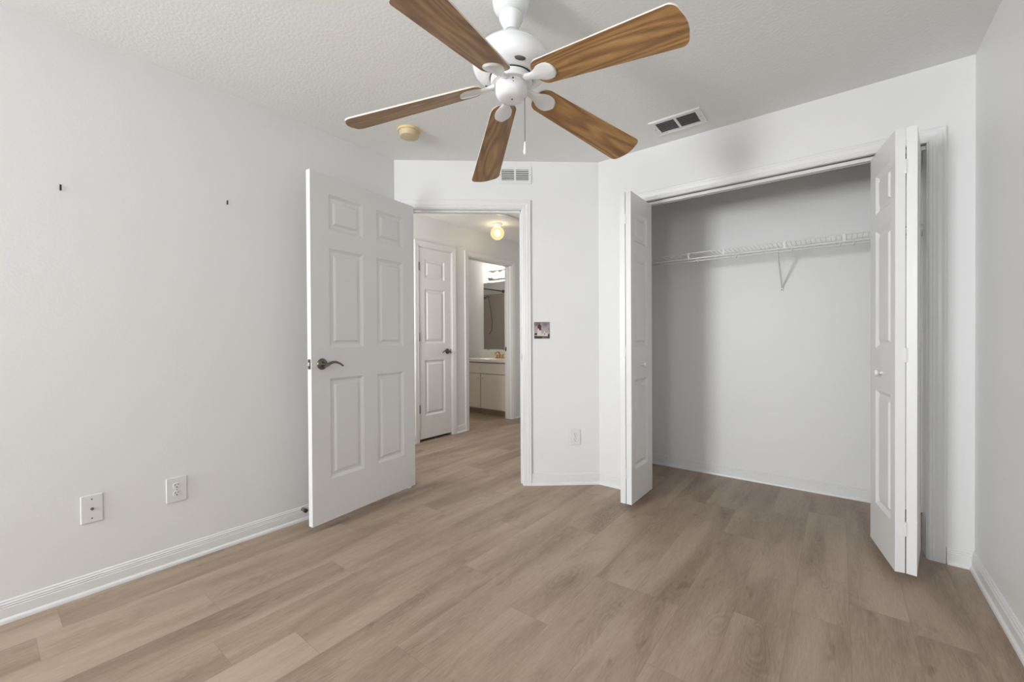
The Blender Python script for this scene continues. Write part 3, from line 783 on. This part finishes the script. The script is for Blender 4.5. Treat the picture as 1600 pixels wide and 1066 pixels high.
# nail hooks on the left wall
for k, (y, z, lab, up_) in enumerate(((0.228, 1.760, 'tiny dark metal hook on the left wall nearer the camera', 1), (0.841, 1.851, 'tiny dark metal hook on the left wall nearer the open door', 1))):
    hk = root('wall_hook', (XL, y, z), 0, lab, 'hook')
    sc = 1.0 if k == 0 else 0.9
    build('hook_strip', MB().box(0.010, 0.013, -0.003, 0.003, -0.012*sc, 0.012*sc), M_black, hk)
    build('pin', MB().tube([(0, 0.0, 0.008*sc), (0.012, 0.0, 0.008*sc)], 0.0014, 8), M_black, hk)
    build('pin', MB().tube([(0, 0.0, -0.010*sc), (0.012, 0.0, -0.010*sc)], 0.0014, 8), M_black, hk)

# door stop on the baseboard behind the open door
ds = root('door_stop', (XL+0.009, 1.225, 0.072), 0, 'small black-tipped door stop on the left baseboard beside the open door', 'door stop')
build('post', MB().tube([(0, 0, 0), (0.036, 0, 0)], 0.005, 10).lathe([(0, 0), (0.012, 0.0005), (0.011, 0.004), (0.006, 0.006)], 16, (0, 0, 0), 'X'), M_chrome, ds)
build('rubber_tip', MB().lathe([(0.006, 0.030), (0.0115, 0.032), (0.012, 0.046), (0.009, 0.050), (0, 0.050)], 18, (0, 0, 0), 'X'), M_black, ds)

# ------------------------------------------------------------------ closet wire shelf
YS, ZT, ZL = 3.325, 1.745, 1.703
sh = root('wire_shelf', (-0.45, YK, ZT), 0, 'white ventilated wire shelf with hanging rail across the closet back wall', 'wire shelf')
SX0, SX1 = -1.415, XR-0.003
fr = MB()
fr.tube([(SX0, YS, ZT), (SX1, YS, ZT)], 0.0038, 8)
fr.tube([(SX0, YS, ZL), (SX1, YS, ZL)], 0.0060, 10)
build('front_rail', fr, M_wire, sh, world=True)
build('back_rail', MB().tube([(SX0, YK-0.006, ZT), (SX1, YK-0.006, ZT)], 0.003, 8), M_wire, sh, world=True)
build('middle_rail', MB().tube([(SX0, 3.50, ZT-0.004), (SX1, 3.50, ZT-0.004)], 0.003, 8), M_wire, sh, world=True)
build('hanging_rod', MB().tube([(SX0, YS+0.018, ZL-0.016), (SX1, YS+0.018, ZL-0.016)], 0.0042, 10), M_wire, sh, world=True)
wires = MB(); n = 72
for k in range(n):
    x = SX0+0.012+(SX1-SX0-0.024)*k/(n-1)
    wires.tube([(x, YK-0.004, ZT+0.003), (x, YS+0.002, ZT+0.003), (x, YS-0.001, ZT)], 0.0013, 5, caps=False)
wo = build('deck_wires', wires, M_wire, sh, world=True)
wo['kind'] = 'stuff'
for x in (-0.893, -0.655, -0.285, 0.028, 0.30):
    build('rail_clip', MB().box(x-0.006, x+0.006, YS-0.0062, YS-0.004, ZL-0.004, ZT+0.004, bev=0.0008), M_wire, sh, world=True)
for x in (-1.10, -0.832, -0.575, -0.245, 0.005, 0.075, 0.36):
    build('rod_hanger', MB().tube([(x, YS, ZL-0.004), (x, YS+0.006, ZL-0.020), (x, YS+0.018, ZL-0.026), (x, YS+0.028, ZL-0.016)], 0.0035, 6), M_wire, sh, world=True)
br = build('support_brace', MB().tube([(-0.325, YS+0.002, ZL+0.020), (-0.325, YS+0.010, ZL-0.006), (-0.330, YK-0.008, 1.475)], [0.004, 0.0055, 0.0055], 10), M_wire, sh, world=True)
build('brace_foot', MB().box(-0.341, -0.319, YK-0.010, YK, 1.452, 1.480, bev=0.002), M_wire, br, world=True)
build('screw', MB().sphere((-0.330, YK-0.011, 1.459), 0.0035, 8, 6), M_grey, br, world=True)
build('end_bracket', MB().box(XR-0.010, XR, YS-0.02, YS+0.03, ZL-0.03, ZT+0.012, bev=0.002), M_wire, sh, world=True)

# ------------------------------------------------------------------ hall things
gl = root('hall_ceiling_light', (-3.126, 3.743, H), 0, 'lit amber glass globe light on the hall ceiling', 'ceiling light')
build('base', MB().lathe([(0, 0), (0.058, 0), (0.060, -0.006), (0.052, -0.018), (0.040, -0.026), (0.038, -0.034), (0, -0.034)], 32), M_white, gl)
gb = build('glass_globe', MB().lathe([(0.036, -0.030)]+[(0.079*math.sin(a), -0.107-0.079*math.cos(PI-a)*-1*-1) for a in [0.5+i*(PI-0.5)/14 for i in range(15)]], 32), M_globeglass, gl)
gb.data.materials[0] = M_globeglass
build('bulb', MB().sphere((0, 0, -0.105), 0.034, 18, 12), M_core, gb)
at = MB()
for a in ((-2.872, -2.852, 3.0, 3.9), (-2.835, -2.795, 3.0, 3.9), (-2.22, -2.18, 3.0, 3.9), (-2.835, -2.18, 3.0, 3.04), (-2.835, -2.18, 3.86, 3.9)):
    at.box(a[0], a[1], a[2], a[3], H-0.016 if a[0] > -2.86 else H-0.008, H)
struct('trim_10', at, M_trim)

# ------------------------------------------------------------------ bathroom things
VX0, VX1, VY = -4.61, -3.65, 4.55
va = root('vanity_cabinet', (-4.13, 4.82, 0), 0, 'beige two-door vanity cabinet seen through the bathroom doorway', 'vanity')
build('body', MB().box(VX0, VX1, VY+0.012, BY-0.002, 0.075, 0.765), M_vanity, va, world=True)
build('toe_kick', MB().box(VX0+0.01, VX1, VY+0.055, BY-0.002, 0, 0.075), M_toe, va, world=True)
build('gap_shade', MB().box(VX0+0.004, VX1-0.002, VY+0.010, VY+0.014, 0.078, 0.763), plain('painted_gap_shade', (0.34, 0.27, 0.20), rough=0.6), va, world=True)  # dark sheet that paints the shade in the gaps around drawer and doors
def front(name, a, b, c, d_, knob):
    f = build(name, MB().box(a, b, VY-0.008, VY+0.009, c, d_, bev=0.003), M_vanity, va, world=True)
    build('knob', MB().lathe([(0.006, VY-0.007), (0.005, VY-0.012), (0.013, VY-0.020), (0.013, VY-0.026), (0, VY-0.030)], 16, (knob[0], 0, knob[1]), 'Y'), M_counter, f, world=True)
front('drawer', VX0+0.02, VX1-0.02, 0.600, 0.752, (-4.13, 0.676))
front('door', VX0+0.02, -4.136, 0.090, 0.592, (-4.172, 0.530))
front('door', -4.124, VX1-0.02, 0.090, 0.592, (-4.088, 0.530))
cn = root('countertop', (-4.13, 4.82, 0.765), 0, 'pale vanity countertop with basin and low backsplash on the beige cabinet', 'countertop')
def basin_top():
    mb = MB(); seg = 32; cx, cy, rx, ry = -4.13, 4.80, 0.20, 0.145
    X0, X1, Y0, Y1, Z0, Z1 = VX0-0.008, VX1+0.003, VY-0.022, BY, 0.767, 0.802
    ring = [(cx+rx*math.cos(2*PI*k/seg), cy+ry*math.sin(2*PI*k/seg)) for k in range(seg)]
    def out(a):
        c, s = math.cos(a), math.sin(a)
        tx = ((X1-cx)/c if c > 0 else (X0-cx)/c) if abs(c) > 1e-6 else 1e9
        ty = ((Y1-cy)/s if s > 0 else (Y0-cy)/s) if abs(s) > 1e-6 else 1e9
        t_ = min(tx, ty); return (cx+t_*c, cy+t_*s)
    angs = sorted([2*PI*k/seg for k in range(seg)] + [math.atan2(y-cy, x-cx) % (2*PI) for x in (X0, X1) for y in (Y0, Y1)])
    m_ = len(angs)
    rows = []
    rows.append([(*out(a), Z0) for a in angs]); rows.append([(*out(a), Z1) for a in angs])
    for sc_, z in ((1.0, Z1), (0.95, Z1-0.01), (0.85, Z1-0.06), (0.5, Z1-0.11), (0.05, Z1-0.12)):
        rows.append([(cx+rx*sc_*math.cos(a), cy+ry*sc_*math.sin(a), z) for a in angs])
    vs = [p for r_ in rows for p in r_]; fs = []
    for i in range(len(rows)-1):
        for k in range(m_):
            k2 = (k+1) % m_; fs.append((i*m_+k, i*m_+k2, (i+1)*m_+k2, (i+1)*m_+k))
    fs.append(tuple((len(rows)-1)*m_+k for k in range(m_)))
    mb.add(vs, fs); return mb
build('counter_slab', basin_top(), M_counter, cn, world=True)
build('backsplash', MB().box(VX0-0.008, VX1+0.003, BY-0.016, BY, 0.802, 0.895, bev=0.003), M_counter, cn, world=True)
fa = root('faucet', (-4.13, 4.985, 0.802), 0, 'small brass-coloured two-handle faucet on the vanity top', 'faucet')
build('base_plate', MB().box(-0.075, 0.075, -0.025, 0.025, 0, 0.014, bev=0.004), M_brass, fa)
build('spout', MB().tube([(0, 0, 0.010), (0, -0.004, 0.060), (0, -0.020, 0.092), (0, -0.060, 0.100), (0, -0.100, 0.086), (0, -0.112, 0.066)], [0.016, 0.014, 0.012, 0.011, 0.010, 0.010], 12), M_brass, fa)
for s in (-1, 1):
    build('handle', MB().lathe([(0.014, 0.012), (0.012, 0.035), (0.018, 0.042), (0.018, 0.054), (0.012, 0.062), (0, 0.064)], 16, (s*0.052, 0, 0)).tube([(s*0.052, 0, 0.054), (s*0.090, -0.004, 0.060)], 0.005, 8), M_brass, fa)
mr = root('wall_mirror', (-4.13, BY, 0.93), 0, 'frameless wall mirror above the vanity top', 'mirror')
build('glass', MB().box(-4.55, -3.71, BY-0.006, BY-0.001, 0.935, 2.004), M_mirror, mr, world=True)
for x in (-4.45, -4.13, -3.81):
    build('mirror_clip', MB().box(x-0.012, x+0.012, BY-0.010, BY, 0.925, 0.942), M_chrome, mr, world=True)
    build('mirror_clip', MB().box(x-0.010, x+0.010, BY-0.010, BY, 1.998, 2.012), M_chrome, mr, world=True)
vl = root('vanity_light', (-4.13, BY, 2.11), 0, 'chrome bar light with round lit bulbs above the bathroom mirror', 'light fixture')
build('light_bar', MB().box(-4.43, -3.83, BY-0.030, BY, 2.045, 2.182, bev=0.004), plain('bar_satin', (0.42, 0.39, 0.34), rough=0.25, metal=1.0), vl, world=True)
for x in (-4.345, -4.20, -4.06, -3.915):
    bl = build('bulb', MB().sphere((x, BY-0.085, 2.112), 0.040, 20, 12), M_bulb, vl, world=True)
    build('socket', MB().lathe([(0.022, BY-0.028), (0.022, BY-0.050), (0.018, BY-0.052)], 16, (x, 0, 2.112), 'Y'), M_black, bl, world=True)
# seen only in the mirror: the shower end of the bathroom
sr = root('shower_surround', (-5.72, 3.60, 0.45), 0, 'taupe shower wall panels reflected in the bathroom mirror', 'shower surround')
build('wall_panel', MB().box(-6.098, -5.32, 3.601, 3.608, 0.0, 2.02), M_surround, sr, world=True)
build('corner_trim', MB().box(-5.325, -5.305, 3.601, 3.612, 0.0, 2.03, bev=0.002), M_trim, sr, world=True)
rd = root('shower_rod', (-5.35, 4.35, 2.06), 0, 'dark shower curtain rod reflected in the bathroom mirror', 'shower rod')
build('rod', MB().tube([(-5.35, 3.60, 2.06), (-5.35, 5.10, 2.06)], 0.013, 12), M_pewter, rd, world=True)
for y0, y1 in ((3.60, 3.615), (5.085, 5.10)):
    build('flange', MB().tube([(-5.35, y0, 2.06), (-5.35, y1, 2.06)], 0.034, 20), M_pewter, rd, world=True)
hs = root('hand_shower', (-5.72, 3.61, 1.98), 0, 'dark hand shower with hanging hose reflected in the bathroom mirror', 'shower head')
build('arm', MB().tube([(-5.72, 3.611, 1.96), (-5.72, 3.68, 1.98), (-5.72, 3.74, 1.95)], 0.010, 10), M_pewter, hs, world=True)
build('spray_head', MB().lathe([(0, 0.03), (0.012, 0.03), (0.018, 0.01), (0.042, -0.008), (0.042, -0.018), (0, -0.020)], 20, (-5.72, 3.76, 1.93)), M_pewter, hs, world=True)
build('hose', MB().tube([(-5.70, 3.66, 1.93), (-5.66, 3.64, 1.7), (-5.63, 3.63, 1.45), (-5.64, 3.63, 1.28), (-5.70, 3.64, 1.20)], 0.007, 8), M_pewter, hs, world=True)
